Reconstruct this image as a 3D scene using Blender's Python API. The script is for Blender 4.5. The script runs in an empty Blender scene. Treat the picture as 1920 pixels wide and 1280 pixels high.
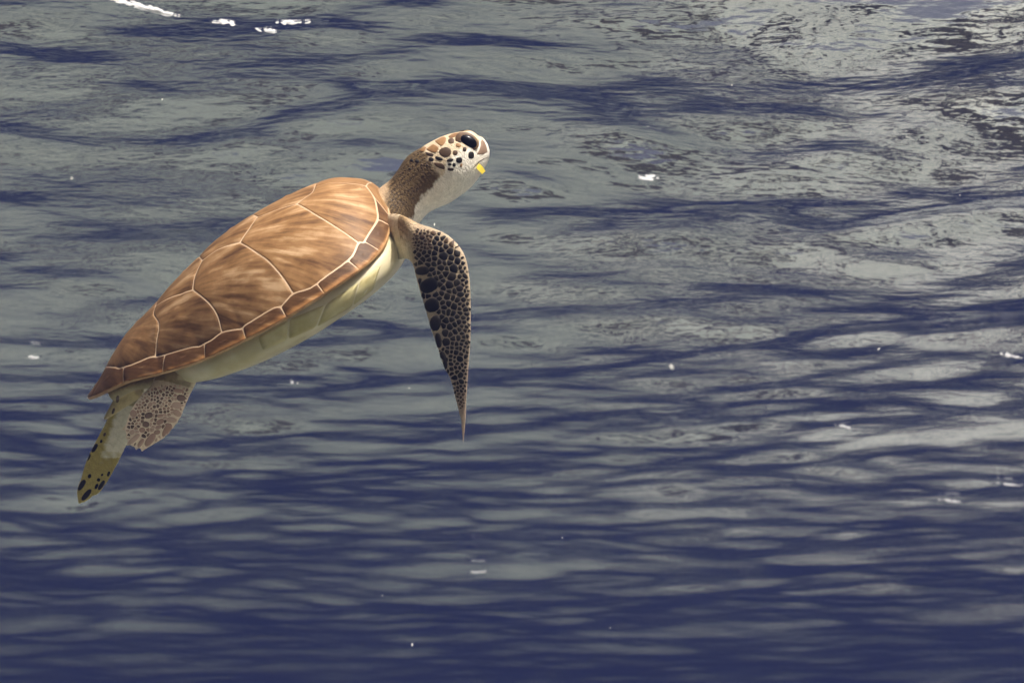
import bpy, bmesh, math, random
import numpy as np
from mathutils import Vector, Matrix
from mathutils.bvhtree import BVHTree

R = math.radians
scene = bpy.context.scene
col = scene.collection

# ------------------------------------------------------------------ camera
CAM_DEPTH = 1.28            # metres below the mean sea surface
PITCH = 19.3
cam_data = bpy.data.cameras.new('camera')
cam_data.sensor_width = 36.0
cam_data.lens = 54.375
cam_data.clip_start = 0.02
cam_data.clip_end = 500
cam_data.dof.use_dof = True
cam_data.dof.focus_distance = 1.75
cam_data.dof.aperture_fstop = 11.0
cam = bpy.data.objects.new('camera', cam_data)
cam.location = (0, 0, -CAM_DEPTH)
cam.rotation_euler = (R(90 + PITCH), 0, 0)
col.objects.link(cam)
scene.camera = cam
CAM_M = Matrix.Translation(cam.location) @ cam.rotation_euler.to_matrix().to_4x4()

# ------------------------------------------------------------------ world and sun
SUN_EL, SUN_AZ = 54.0, 150.0           # azimuth clockwise from the viewing direction (+Y)
world = bpy.data.worlds.new('World')
scene.world = world
world.use_nodes = True
wn = world.node_tree
bg = wn.nodes['Background']
sky = wn.nodes.new('ShaderNodeTexSky')
sky.sky_type = 'NISHITA'
sky.sun_disc = False
sky.dust_density = 10.0
sky.air_density = 0.2
sky.ozone_density = 0.0
sky.sun_elevation = R(SUN_EL)
sky.sun_rotation = R(SUN_AZ)
wn.links.new(sky.outputs[0], bg.inputs[0])
bg.inputs[1].default_value = 0.15

sun_data = bpy.data.lights.new('sun', 'SUN')
sun_data.energy = 5.0
sun_data.angle = R(0.6)
sun_data.color = (1.0, 0.95, 0.86)
sun = bpy.data.objects.new('sun', sun_data)
to_sun = Vector((math.sin(R(SUN_AZ)) * math.cos(R(SUN_EL)), math.cos(R(SUN_AZ)) * math.cos(R(SUN_EL)), math.sin(R(SUN_EL))))
sun.rotation_euler = to_sun.to_track_quat('Z', 'Y').to_euler()
col.objects.link(sun)

vs = scene.view_settings
vs.view_transform = 'Standard'
vs.look = 'None'
vs.gamma = 1.0
vs.use_curve_mapping = False
vs.exposure = 1.02
scene.render.engine = 'CYCLES'
scene.cycles.use_denoising = True
scene.cycles.max_bounces = 6
scene.cycles.transparent_max_bounces = 12
scene.cycles.volume_bounces = 1
scene.cycles.caustics_reflective = True
scene.cycles.sample_clamp_indirect = 6.0

# ------------------------------------------------------------------ helpers
def link_mesh(name, verts, faces, mat, parent=None, smooth=True):
    me = bpy.data.meshes.new(name)
    me.from_pydata([tuple(v) for v in verts], [], faces)
    me.update()
    if smooth:
        me.polygons.foreach_set('use_smooth', [True] * len(me.polygons))
    me.materials.append(mat)
    o = bpy.data.objects.new(name, me)
    if parent:
        o.parent = parent
    col.objects.link(o)
    return o


def tag(o, label=None, cat=None, group=None, kind=None):
    for k, v in (('label', label), ('category', cat), ('group', group), ('kind', kind)):
        if v:
            o[k] = v
    return o


def grid_mesh(name, V, mat):
    """V: (n, m, 3) array -> quad mesh built with foreach_set."""
    n, m = V.shape[:2]
    me = bpy.data.meshes.new(name)
    idx = np.arange(n * m).reshape(n, m)
    f = np.stack([idx[:-1, :-1], idx[1:, :-1], idx[1:, 1:], idx[:-1, 1:]], -1).reshape(-1, 4)
    me.vertices.add(n * m)
    me.vertices.foreach_set('co', V.reshape(-1).astype(np.float32))
    me.loops.add(f.size)
    me.loops.foreach_set('vertex_index', f.reshape(-1).astype(np.int32))
    me.polygons.add(len(f))
    me.polygons.foreach_set('loop_start', np.arange(0, f.size, 4, dtype=np.int32))
    me.polygons.foreach_set('use_smooth', np.ones(len(f), bool))
    me.update(calc_edges=True)
    me.validate()
    me.materials.append(mat)
    o = bpy.data.objects.new(name, me)
    col.objects.link(o)
    return o


def sstep(a, b, x):
    t = np.clip((x - a) / (b - a), 0, 1)
    return t * t * (3 - 2 * t)


def wob(P, f, s=0):
    return (np.sin(P[:, 0] * f + s) + np.sin(P[:, 1] * f * 1.3 + 1.7 + s) + np.sin(P[:, 2] * f * 0.9 + 4 + s + np.sin(P[:, 0] * f * 0.6))) / 3


class NT:
    def __init__(s, name):
        s.m = bpy.data.materials.new(name)
        s.m.use_nodes = True
        s.t = s.m.node_tree
        s.t.nodes.clear()
        s.out = s.t.nodes.new('ShaderNodeOutputMaterial')

    def n(s, typ, _props=None, **inp):
        x = s.t.nodes.new('ShaderNode' + typ)
        for k, v in (_props or {}).items():
            setattr(x, k, v)
        for k, v in inp.items():
            s.set(x, k, v)
        return x

    def set(s, x, k, v):
        sock = x.inputs[int(k[1:])] if k[0] == 'i' and k[1:].isdigit() else x.inputs[k.replace('_', ' ')]
        if hasattr(v, 'is_linked') or isinstance(v, bpy.types.NodeSocket):
            s.t.links.new(v, sock)
        else:
            if isinstance(v, tuple) and len(v) == 3 and sock.type == 'RGBA':
                v = v + (1,)
            sock.default_value = v

    def ramp(s, fac, stops):
        r = s.t.nodes.new('ShaderNodeValToRGB')
        e = r.color_ramp.elements
        while len(e) < len(stops):
            e.new(0.5)
        for el, (p, c) in zip(e, stops):
            el.position = p
            el.color = (c, c, c, 1) if isinstance(c, (int, float)) else tuple(c) + (1,)
        s.t.links.new(fac, r.inputs[0])
        return r.outputs[0]

    def mix(s, fac, a, b, mode='MIX'):
        x = s.t.nodes.new('ShaderNodeMix')
        x.data_type = 'RGBA'
        x.blend_type = mode
        for k, v in ((0, fac), (6, a), (7, b)):
            if isinstance(v, bpy.types.NodeSocket):
                s.t.links.new(v, x.inputs[k])
            else:
                if isinstance(v, tuple) and len(v) == 3:
                    v = v + (1,)
                x.inputs[k].default_value = v
        return x.outputs[2]

    def surf(s, sock):
        s.t.links.new(sock, s.out.inputs['Surface'])
        return s.m


def mapping(nt, coord, scale, rot=(0, 0, 0), loc=(0, 0, 0)):
    mp = nt.n('Mapping')
    mp.inputs['Scale'].default_value = scale
    mp.inputs['Rotation'].default_value = rot
    mp.inputs['Location'].default_value = loc
    nt.t.links.new(coord, mp.inputs[0])
    return mp.outputs[0]


# ------------------------------------------------------------------ setting: sea surface, seabed, water
SEABED = -3.3
EXT = 60.0


def water_material():
    t = NT('water_surface')
    geo = t.n('NewGeometry')
    pos = geo.outputs['Position']
    # fine capillary ripples, stretched along the crests; stronger in gusty patches
    v1 = mapping(t, pos, (4.8, 13.0, 1.0), (0, 0, R(-6)))
    n1 = t.n('TexNoise', {'noise_dimensions': '2D'}, Vector=v1, Scale=1.0, Detail=3.0, Roughness=0.55)
    v2 = mapping(t, pos, (28.0, 75.0, 1.0), (0, 0, R(9)))
    n2 = t.n('TexNoise', {'noise_dimensions': '2D'}, Vector=v2, Scale=1.0, Detail=2.0, Roughness=0.5)
    v3 = mapping(t, pos, (0.9, 1.1, 1.0), (0, 0, 0), (3.1, 0.7, 0))
    n3 = t.n('TexNoise', {'noise_dimensions': '2D'}, Vector=v3, Scale=1.0, Detail=2.0)
    gust = t.ramp(n3.outputs[0], [(0.38, 0.3), (0.64, 1.0)])
    b1 = t.n('Bump', Strength=1.0, Distance=0.0058, Height=n1.outputs[0])
    m2 = t.n('Math', {'operation': 'MULTIPLY'}, i0=n2.outputs[0], i1=gust)
    b2 = t.n('Bump', Strength=1.0, Distance=0.0012, Height=m2.outputs[0], Normal=b1.outputs[0])
    fr = t.n('Fresnel', IOR=1.333, Normal=b2.outputs[0])
    gl = t.n('BsdfGlossy', Color=(0.97, 0.98, 1.0), Roughness=0.045, Normal=b2.outputs[0])
    tr = t.n('BsdfTransparent', Color=(1, 1, 1))
    mx = t.n('MixShader', i0=fr.outputs[0], i1=tr.outputs[0], i2=gl.outputs[0])
    return t.surf(mx.outputs[0])


def build_surface():
    rng = np.random.default_rng(11)
    n = 900
    u = np.linspace(-4, 4, n)
    a = EXT / np.sinh(4)
    x = a * np.sinh(u)
    y = a * np.sinh(u) + 3.0
    X, Y = np.meshgrid(x, y, indexing='ij')
    hx = np.gradient(x)
    hy = np.gradient(y)
    H = np.maximum(hx[:, None], hy[None, :])
    Z = np.zeros_like(X)
    K = 110
    lam = np.exp(np.linspace(math.log(0.075), math.log(3.0), K)) * rng.uniform(0.93, 1.07, K)
    phi = R(4) + rng.normal(0, R(25), K) * np.where(lam > 0.7, 1.8, 1.0)
    pha = rng.uniform(0, 2 * math.pi, K)
    slope = WAVE_SLOPE * np.sqrt(2.0 / K) * np.where(lam < 0.11, 0.65, np.where(lam < 0.5, 1.45, np.where(lam < 1.3, 0.9, 0.5)))
    for l, p, q, s in zip(lam, phi, pha, slope):
        k = 2 * math.pi / l
        f = np.clip((l / H - 2.5) / 2.5, 0, 1)
        Z += f * (s / k) * np.sin(k * (X * math.sin(p) + Y * math.cos(p)) + q)
    o = grid_mesh('water', np.stack([X, Y, Z], -1), water_material())
    tag(o, kind='structure')
    return o


WAVE_SLOPE = 0.125


def seabed_material():
    t = NT('sand')
    geo = t.n('NewGeometry')
    pos = geo.outputs['Position']
    n1 = t.n('TexNoise', Vector=mapping(t, pos, (1, 1, 1)), Scale=0.55, Detail=6.0, Roughness=0.62)
    n2 = t.n('TexNoise', Vector=pos, Scale=7.0, Detail=5.0, Roughness=0.7)
    sand = t.mix(n2.outputs[0], (0.165, 0.195, 0.16), (0.385, 0.435, 0.365))
    # paler sand colour on the right, fading out farther away
    sx = t.n('SeparateXYZ', Vector=pos)
    wx = t.n('MapRange', {'interpolation_type': 'SMOOTHSTEP'}, i0=sx.outputs[0], i1=-0.5, i2=4.0)
    wy = t.n('MapRange', {'interpolation_type': 'SMOOTHSTEP'}, i0=sx.outputs[1], i1=17.0, i2=9.0)
    wm = t.n('Math', {'operation': 'MULTIPLY'}, i0=wx.outputs[0], i1=wy.outputs[0])
    sand = t.mix(wm.outputs[0], sand, t.mix(n2.outputs[0], (0.66, 0.71, 0.62), (0.88, 0.90, 0.82)))
    far_dark = t.n('MapRange', {'interpolation_type': 'SMOOTHSTEP'}, i0=sx.outputs[1], i1=8.5, i2=25.0)
    gm = t.n('Math', {'operation': 'MULTIPLY'}, i0=far_dark.outputs[0], i1=t.ramp(n1.outputs[0], [(0.34, 0.35), (0.56, 1.0)]))
    sand = t.mix(gm.outputs[0], sand, (0.035, 0.045, 0.04))      # far seabed darkened: the fade into deep blue put into its colour
    patch = t.ramp(n1.outputs[0], [(0.60, 0.0), (0.66, 1.0)])
    algae = t.mix(n2.outputs[0], (0.030, 0.034, 0.018), (0.085, 0.085, 0.048))
    c = t.mix(patch, sand, algae)
    b = t.n('Bump', Strength=0.6, Distance=0.05, Height=n2.outputs[0])
    p = t.n('BsdfPrincipled', Base_Color=c, Roughness=0.9, Normal=b.outputs[0])
    p.inputs['Specular IOR Level'].default_value = 0.1
    return t.surf(p.outputs[0])


def build_seabed():
    n = 260
    u = np.linspace(-3.2, 3.2, n)
    x = (EXT + 1) / np.sinh(3.2) * np.sinh(u)
    X, Y = np.meshgrid(x, x, indexing='ij')
    Y = Y + 3
    rad = np.maximum(np.abs(X), np.abs(Y - 3))
    Z = SEABED + 0.07 * np.sin(X * 0.9 + 1.3 * np.sin(Y * 0.5)) + 0.08 * np.sin(Y * 0.7 + X * 0.23 + 1)
    Z += 0.025 * np.sin(Y * 5.1 + 1.5 * np.sin(X * 1.1))
    s = np.clip((rad - 46) / 14, 0, 1)
    Z += s * s * (3 - 2 * s) * (0.5 - SEABED)  # unseen rising edge, added to stop sky light leaking in
    o = grid_mesh('seabed', np.stack([X, Y, Z], -1), seabed_material())
    tag(o, kind='structure')


def build_rubble():
    """weed-covered rubble on the sand, seen mirrored in the sea surface"""
    rnd = random.Random(5)
    t = NT('weedy_rock')
    geo = t.n('NewGeometry')
    n2 = t.n('TexNoise', Vector=geo.outputs['Position'], Scale=11.0, Detail=5.0, Roughness=0.7)
    c = t.ramp(n2.outputs[0], [(0.3, (0.012, 0.012, 0.007)), (0.55, (0.04, 0.036, 0.019)), (0.75, (0.15, 0.14, 0.085))])
    p = t.n('BsdfPrincipled', Base_Color=c, Roughness=0.95)
    mat = t.surf(p.outputs[0])
    bm = bmesh.new()
    spots = [(2.6, 6.0, 1.2, 34), (4.0, 7.6, 1.2, 30), (1.2, 8.2, 0.9, 22), (3.2, 10.5, 1.5, 34), (6.4, 9.5, 1.4, 26),
             (-3.0, 5.7, 0.7, 18), (-1.3, 7.2, 0.5, 8), (-2.2, 8.6, 0.5, 7), (5.2, 14.0, 2.0, 30), (8.0, 17.0, 2.5, 30),
             (0.4, 5.4, 0.8, 14), (1.0, 12.5, 1.0, 12), (-6.5, 12, 1.0, 8), (3.0, 22, 3, 24), (-4, 19, 1.5, 8)]
    for cx, cy, sp, k in spots:
        for _ in range(int(k * 1.15)):
            a, rr = rnd.uniform(0, 6.283), sp * math.sqrt(rnd.random())
            s = rnd.uniform(0.06, 0.25)
            M = Matrix.Translation((cx + rr * math.cos(a), cy + rr * math.sin(a), SEABED + s * 0.2)) @ \
                Matrix.Rotation(rnd.uniform(0, 6.28), 4, 'Z') @ Matrix.Diagonal((s * rnd.uniform(1, 2.2), s * rnd.uniform(0.8, 1.4), s * rnd.uniform(0.5, 1.0), 1))
            r = bmesh.ops.create_icosphere(bm, subdivisions=2, radius=1.0, matrix=M)
            for v in r['verts']:
                v.co += Vector((rnd.uniform(-1, 1), rnd.uniform(-1, 1), rnd.uniform(-1, 1))) * s * 0.22
    me = bpy.data.meshes.new('rock_rubble')
    bm.to_mesh(me)
    bm.free()
    me.materials.append(mat)
    o = bpy.data.objects.new('rock_rubble', me)
    col.objects.link(o)
    tag(o, 'dark weedy rubble on the pale sand, mirrored in the water surface', 'rubble', kind='stuff')


def build_haze():
    t = NT('sea_water')
    v = t.n('VolumePrincipled')
    v.inputs['Color'].default_value = HAZE_COLOR
    v.inputs['Density'].default_value = HAZE_DENSITY
    v.inputs['Anisotropy'].default_value = 0.0
    t.t.links.new(v.outputs[0], t.out.inputs['Volume'])
    e, zb, zt = EXT + 4, SEABED - 1.2, 1.0
    vs_ = [(sx * e, 3 + sy * e, z) for z in (zb, zt) for sx, sy in ((-1, -1), (1, -1), (1, 1), (-1, 1))]
    fs = [(3, 2, 1, 0), (4, 5, 6, 7), (0, 1, 5, 4), (1, 2, 6, 5), (2, 3, 7, 6), (3, 0, 4, 7)]
    o = link_mesh('haze', vs_, fs, t.m, smooth=False)
    tag(o, 'clear blue sea water around the turtle', 'water', kind='stuff')


HAZE_COLOR = (0.0195, 0.026, 0.080, 1)
HAZE_DENSITY = 0.125

build_surface()
build_seabed()
build_rubble()
build_haze()

# ------------------------------------------------------------------ the turtle: frame of reference
# Modelled in its own frame: X to the head, Y to its left, Z to its back; 1 unit = 0.62 mm.
S = 0.00062
FOC = 2900.0
_ang = math.atan2(747 - 385, 737 - 157)
_roll = R(9)
_yaw = R(5)
f_ = np.array([math.cos(_ang) * math.cos(_yaw), math.sin(_ang) * math.cos(_yaw), math.sin(_yaw)])
d_ = np.array([-math.sin(_ang) * math.cos(_roll), math.cos(_ang) * math.cos(_roll), math.sin(_roll)])
d_ -= f_ * d_.dot(f_)
d_ /= np.linalg.norm(d_)
l_ = np.cross(d_, f_)
RM = np.stack([f_, l_, d_], 1)
C0 = np.array([447 - 960, 640 - 566, -FOC])
EYE = -RM.T @ C0                      # where the lens is, in the turtle's frame


def ray(px):
    return RM.T @ np.array([(px[0] - 960) / FOC, (640 - px[1]) / FOC, -1.0])


def at_depth(px, depth):
    return EYE + depth * ray(px)


def at_mid(px, y=0.0):
    d = ray(px)
    return EYE + d * ((y - EYE[1]) / d[1])


def project(P):
    c = C0 + np.asarray(P) @ RM.T
    return np.stack([960 + FOC * c[..., 0] / -c[..., 2], 640 - FOC * c[..., 1] / -c[..., 2]], -1)


root = bpy.data.objects.new('sea_turtle', None)
col.objects.link(root)
M4 = Matrix([[RM[i, 0], RM[i, 1], RM[i, 2], C0[i] * S] for i in range(3)] + [[0, 0, 0, 1]])
root.matrix_world = CAM_M @ M4
root.empty_display_size = 0.05
tag(root, 'young green sea turtle with brown shell swimming up below the rippled surface', 'turtle')

# ------------------------------------------------------------------ carapace surface
def pchip(xk, yk, x):
    xk = np.asarray(xk, float)
    yk = np.asarray(yk, float)
    h = np.diff(xk)
    d = np.diff(yk) / h
    m = np.zeros_like(yk)
    for i in range(1, len(xk) - 1):
        if d[i - 1] * d[i] > 0:
            a = 2 * h[i] + h[i - 1]
            b = h[i] + 2 * h[i - 1]
            m[i] = (a + b) / (a / d[i - 1] + b / d[i])
    m[0], m[-1] = d[0], d[-1]
    x = np.clip(np.asarray(x, float), xk[0], xk[-1])
    k = np.clip(np.searchsorted(xk, x) - 1, 0, len(xk) - 2)
    t = (x - xk[k]) / h[k]
    return (1 + 2 * t) * (1 - t) ** 2 * yk[k] + t * (1 - t) ** 2 * h[k] * m[k] + t * t * (3 - 2 * t) * yk[k + 1] + t * t * (t - 1) * h[k] * m[k + 1]


WX = [-344, -335, -300, -240, -150, -50, 40, 110, 180, 240, 280, 310, 330, 340, 344]
WY = [0, 22, 70, 128, 185, 228, 252, 262, 258, 236, 205, 165, 114, 66, 0]
RX = [-344, -323, -226, -141, -54, 30, 113, 189, 257, 300, 330, 340, 344]
RZ = [2, 0, -5, -24, -41, -49, -54, -55, -55, -50, -28, -4, 16]
CX = [-344, -300, -250, -200, -140, -80, -20, 40, 100, 160, 220, 270, 305, 330, 344]
CZ = [2, 18.1, 44, 64.5, 78, 94.7, 107.8, 118.5, 121.1, 117.7, 110.6, 99.5, 78.9, 55.3, 16]
MARG_RIM_X = [337, 331, 300, 258, 190, 113, 31, -54, -141, -227, -322]


def Wd(x):
    """half width of the shell, scalloped at the joints of the rear marginal scutes"""
    w = pchip(WX, WY, x)
    x = np.asarray(x, float)
    for xs in MARG_RIM_X[5:]:
        a = (2.2 if xs > -100 else 3.6)
        w = w - a * np.exp(-((x - xs) / 7.0) ** 2) * np.clip((344 + x) / 60, 0, 1)
    return np.maximum(w, 0.6)


def Zs(x, y):
    w, zr, zc = Wd(x), pchip(RX, RZ, x), pchip(CX, CZ, x)
    t = np.clip(np.abs(y) / w, 0, 1)
    z = zr + (zc - zr) * (1 - t ** 2.3)
    return z


def horn_material(name, c1, c2, scale, rough=0.5, bump=0.0004):
    t = NT(name)
    geo = t.n('TexCoord')
    n2 = t.n('TexNoise', Vector=geo.outputs['Object'], Scale=scale, Detail=4.0, Roughness=0.6)
    f = t.ramp(n2.outputs[0], [(0.35, 0.0), (0.65, 1.0)])
    c = t.mix(f, c1, c2)
    bmp = t.n('Bump', Strength=0.4, Distance=bump, Height=n2.outputs[0])
    p = t.n('BsdfPrincipled', Base_Color=c, Roughness=rough, Normal=bmp.outputs[0])
    p.inputs['Specular IOR Level'].default_value = 0.25
    return t.surf(p.outputs[0])


def build_carapace(mat):
    nx, nt = 240, 81
    x = -343.5 * np.cos(np.linspace(0.02, math.pi - 0.02, nx))
    t = np.sin(np.linspace(-1, 1, nt) * math.pi / 2)
    X, T = np.meshgrid(x, t, indexing='ij')
    Y = Wd(X) * T
    top = np.stack([X, Y, Zs(X, Y)], -1)
    ub = [0.995, 0.97, 0.9, 0.7, 0.4]
    bt = np.array([-s for s in ub] + [0] + ub[::-1])
    X2, T2 = np.meshgrid(x, bt, indexing='ij')
    Y2 = Wd(X2) * T2
    bot = np.stack([X2 * 0.997, Y2, pchip(RX, RZ, X2) - 5.0 + 6 * (1 - np.abs(T2))], -1)
    ring = np.concatenate([top, bot[:, ::-1]], 1)
    n, m = ring.shape[:2]
    V = ring.reshape(-1, 3)
    F = []
    for i in range(n - 1):
        for j in range(m):
            k = (j + 1) % m
            F.append((i * m + j, (i + 1) * m + j, (i + 1) * m + k, i * m + k))
    F.append(tuple(range(m)))
    F.append(tuple(range((n - 1) * m, n * m))[::-1])
    o = link_mesh('carapace', V * S, F, mat, root)
    o.data.materials.append(horn_material('rim_horn', (0.34, 0.19, 0.08), (0.52, 0.33, 0.16), 40.0))
    mi = np.zeros(len(F), np.int32)
    jj = np.arange((n - 1) * m) % m
    mi[:(n - 1) * m] = ((jj < 4) | (jj >= nt - 5)).astype(np.int32)
    o.data.polygons.foreach_set('material_index', mi)
    return o


def scute_material():
    t = NT('scute_horn')
    at = t.n('Attribute', {'attribute_name': 'streak'})
    oi = t.n('ObjectInfo')
    geo = t.n('TexCoord')
    add = t.n('VectorMath', {'operation': 'ADD'}, i0=at.outputs['Vector'])
    sc = t.n('VectorMath', {'operation': 'SCALE'}, i0=(13.0, 7.0, 31.0))
    t.t.links.new(oi.outputs['Random'], sc.inputs['Scale'])
    t.t.links.new(sc.outputs[0], add.inputs[1])
    # radiating streaks, sharp and blurred
    n1 = t.n('TexNoise', Vector=add.outputs[0], Scale=1.0, Detail=2.5, Roughness=0.6)
    n2 = t.n('TexNoise', Vector=geo.outputs['Object'], Scale=55.0, Detail=4.0, Roughness=0.65)
    n3 = t.n('TexNoise', Vector=geo.outputs['Object'], Scale=11.0, Detail=2.0)
    m = t.n('Math', {'operation': 'MULTIPLY_ADD'}, i0=n2.outputs[0], i1=0.36, i2=-0.18)
    amp = t.n('Attribute', {'attribute_name': 'amount'})
    sa = t.n('Math', {'operation': 'SUBTRACT'}, i0=n1.outputs[0], i1=0.5)
    sb = t.n('Math', {'operation': 'MULTIPLY_ADD'}, i0=sa.outputs[0], i1=amp.outputs['Fac'], i2=0.5)
    s = t.n('Math', {'operation': 'ADD'}, i0=sb.outputs[0], i1=m.outputs[0])
    m3 = t.n('Math', {'operation': 'MULTIPLY_ADD'}, i0=n3.outputs[0], i1=0.25, i2=-0.125)
    s3 = t.n('Math', {'operation': 'ADD'}, i0=s.outputs[0], i1=m3.outputs[0])
    c = t.ramp(s3.outputs[0], [(0.26, (0.095, 0.046, 0.018)), (0.42, (0.195, 0.102, 0.040)), (0.56, (0.285, 0.158, 0.067)), (0.76, (0.50, 0.33, 0.185))])
    tone = t.n('Attribute', {'attribute_name': 'tone'})
    c = t.mix(1.0, c, tone.outputs['Color'], 'MULTIPLY')
    bmp = t.n('Bump', Strength=0.35, Distance=0.0012, Height=s.outputs[0])
    p = t.n('BsdfPrincipled', Base_Color=c, Roughness=0.5, Normal=bmp.outputs[0])
    p.inputs['Specular IOR Level'].default_value = 0.14
    return t.surf(p.outputs[0])


def seam_material():
    t = NT('seam_skin')
    geo = t.n('TexCoord')
    n2 = t.n('TexNoise', Vector=geo.outputs['Object'], Scale=30.0, Detail=3.0)
    c = t.mix(n2.outputs[0], (0.42, 0.27, 0.15), (0.62, 0.47, 0.33))
    p = t.n('BsdfPrincipled', Base_Color=c, Roughness=0.55)
    return t.surf(p.outputs[0])


MAT_SCUTE = scute_material()
MAT_SEAM = seam_material()
carapace = build_carapace(MAT_SEAM)


# seams of the right half in plan view (x, y)
MG = [(326, -43), (330, -69), (326, -98), (320, -122), (308, -146), (286, -180), (277, -186), (249, -217), (186, -245), (142, -244),
      (112, -248), (34, -238), (-4, -224), (-43, -215), (-123, -177), (-144, -162), (-215, -122), (-266, -44), (-272, 0)]
C12 = [(209, -94), (233, -138), (255, -166), (277, -186)]
C23 = [(89, -120), (108, -155), (126, -187), (138, -220), (142, -244)]
C34 = [(-27, -132), (-11, -165), (-2, -186), (1, -206), (-4, -224)]
C45 = [(-119, -59), (-124, -85), (-115, -123), (-126, -142), (-144, -162)]
VV = {'12': (246, -42), '2': (209, -94), '23': (131, -66), '3': (89, -120), '34': (5, -80), '4': (-27, -132), '45': (-119, -59)}
MIDX = {'01': 332, '12': 248, '23': 112, '34': -15, '45': -122}


def cr(pts, k=4):
    """Catmull-Rom curve through the nodes, the same from either side of a seam"""
    p = [np.array(q, float) for q in pts]
    out = []
    for i in range(len(p) - 1):
        a, b, c, d = p[max(i - 1, 0)], p[i], p[i + 1], p[min(i + 2, len(p) - 1)]
        for j in range(k):
            t = j / k
            out.append(0.5 * (2 * b + (c - a) * t + (2 * a - 5 * b + 4 * c - d) * t * t + (3 * b - a - 3 * c + d) * t ** 3))
    return out + [p[-1]]


MG_DENSE = cr(MG)
MG_DENSE = [np.array(p) for p in MG_DENSE]


class Dense(list):
    pass


def mg(i, j):
    return Dense(tuple(p) for p in MG_DENSE[4 * i:4 * j + 1])




def rim(x0, x1, n=8):
    return [(x, -float(Wd(x)) * 1.004) for x in np.linspace(x0, x1, n)]


RIGHT = []     # (name, boundary polylines, streak origin, tone)
RIGHT.append(('costal_scute', [mg(0, 6), C12[::-1], [VV['2'], (240, -72), VV['12']], [VV['12'], (288, -46), MG[0]]], (140, -55), 1.0))
RIGHT.append(('costal_scute', [C12, mg(6, 9), C23[::-1], [VV['3'], (112, -96), VV['23']], [VV['23'], VV['2']]], (20, -75), 0.96))
RIGHT.append(('costal_scute', [C23, mg(9, 12), C34[::-1], [VV['4'], (-17, -108), VV['34']], [VV['34'], (46, -93), VV['3']]], (-100, -85), 0.80))
RIGHT.append(('costal_scute', [C34, mg(12, 15), C45[::-1], [VV['45'], (-65, -105), VV['4']]], (-210, -55), 0.68))
mseam = [1, 3, 5, 7, 8, 10, 11, 13, 14, 16]
for i in range(10):
    a, b = mseam[i], (mseam[i + 1] if i < 9 else 17)
    xr0, xr1 = MARG_RIM_X[i], MARG_RIM_X[i + 1]
    inner = mg(a, b)
    RIGHT.append(('marginal_scute', [inner, [inner[-1], rim(xr0, xr1)[-1]], rim(xr1, xr0), [rim(xr0, xr1)[0], inner[0]]],
                  (inner[-1][0] - 50, inner[-1][1] + 40), 0.88 - 0.035 * i))
# last marginal beside the tail notch
RIGHT.append(('marginal_scute', [[MG[17], (-272, -1.5)], [(-272, -1.5), (-340, -2.5)], rim(-342, -322), [rim(-322, -322)[0], MG[17]]], (-272, -30), 0.55))


def sym(poly_right):
    """closed outline of a scute that sits on the midline, from its right half"""
    pts = [p for seg in poly_right for p in seg]
    return pts + [(x, -y) for x, y in reversed(pts)]


V5R = [[(MIDX['45'], 0), VV['45']], C45, mg(15, 18)]
MIDDLE = [
    ('nuchal_scute', [[(MIDX['01'], 0), MG[0]], mg(0, 1), [MG[1], rim(337, 337)[0]], rim(337, 343)], (328, 0), 1.0),
    ('vertebral_scute', [[(MIDX['12'], 0), VV['12']], [VV['12'], (288, -46), MG[0]], [MG[0], (MIDX['01'], 0)]], (170, 0), 1.0),
    ('vertebral_scute', [[(MIDX['23'], 0), VV['23']], [VV['23'], VV['2']], [VV['2'], (240, -72), VV['12']], [VV['12'], (MIDX['12'], 0)]], (40, 0), 0.95),
    ('vertebral_scute', [[(MIDX['34'], 0), VV['34']], [VV['34'], (46, -93), VV['3']], [VV['3'], (112, -96), VV['23']], [VV['23'], (MIDX['23'], 0)]], (-90, 0), 0.88),
    ('vertebral_scute', [[(MIDX['45'], 0), VV['45']], [VV['45'], (-65, -105), VV['4']], [VV['4'], (-17, -108), VV['34']], [VV['34'], (MIDX['34'], 0)]], (-200, 0), 0.8),
    ('vertebral_scute', V5R, (-240, 0), 0.66),
]


def resample(pts, step):
    pts = [np.array(p, float) for p in pts]
    out = []
    for a, b in zip(pts, pts[1:] + pts[:1]):
        L = np.linalg.norm(b - a)
        if L < 1e-6:
            continue
        k = max(1, int(round(L / step)))
        for i in range(k):
            out.append(a + (b - a) * i / k)
    return np.array(out)


def inset(P, g):
    area = 0.5 * np.sum(P[:, 0] * np.roll(P[:, 1], -1) - np.roll(P[:, 0], -1) * P[:, 1])
    sgn = 1.0 if area > 0 else -1.0
    e = np.roll(P, -1, 0) - P
    e /= np.linalg.norm(e, axis=1)[:, None] + 1e-9
    nrm = sgn * np.stack([-e[:, 1], e[:, 0]], 1)
    pn = nrm + np.roll(nrm, 1, 0)
    ln = np.linalg.norm(pn, axis=1)[:, None]
    pn = pn / np.maximum(ln, 1e-3)
    c = np.maximum(ln / 2, 0.45)
    return P + pn * g / c


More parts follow.
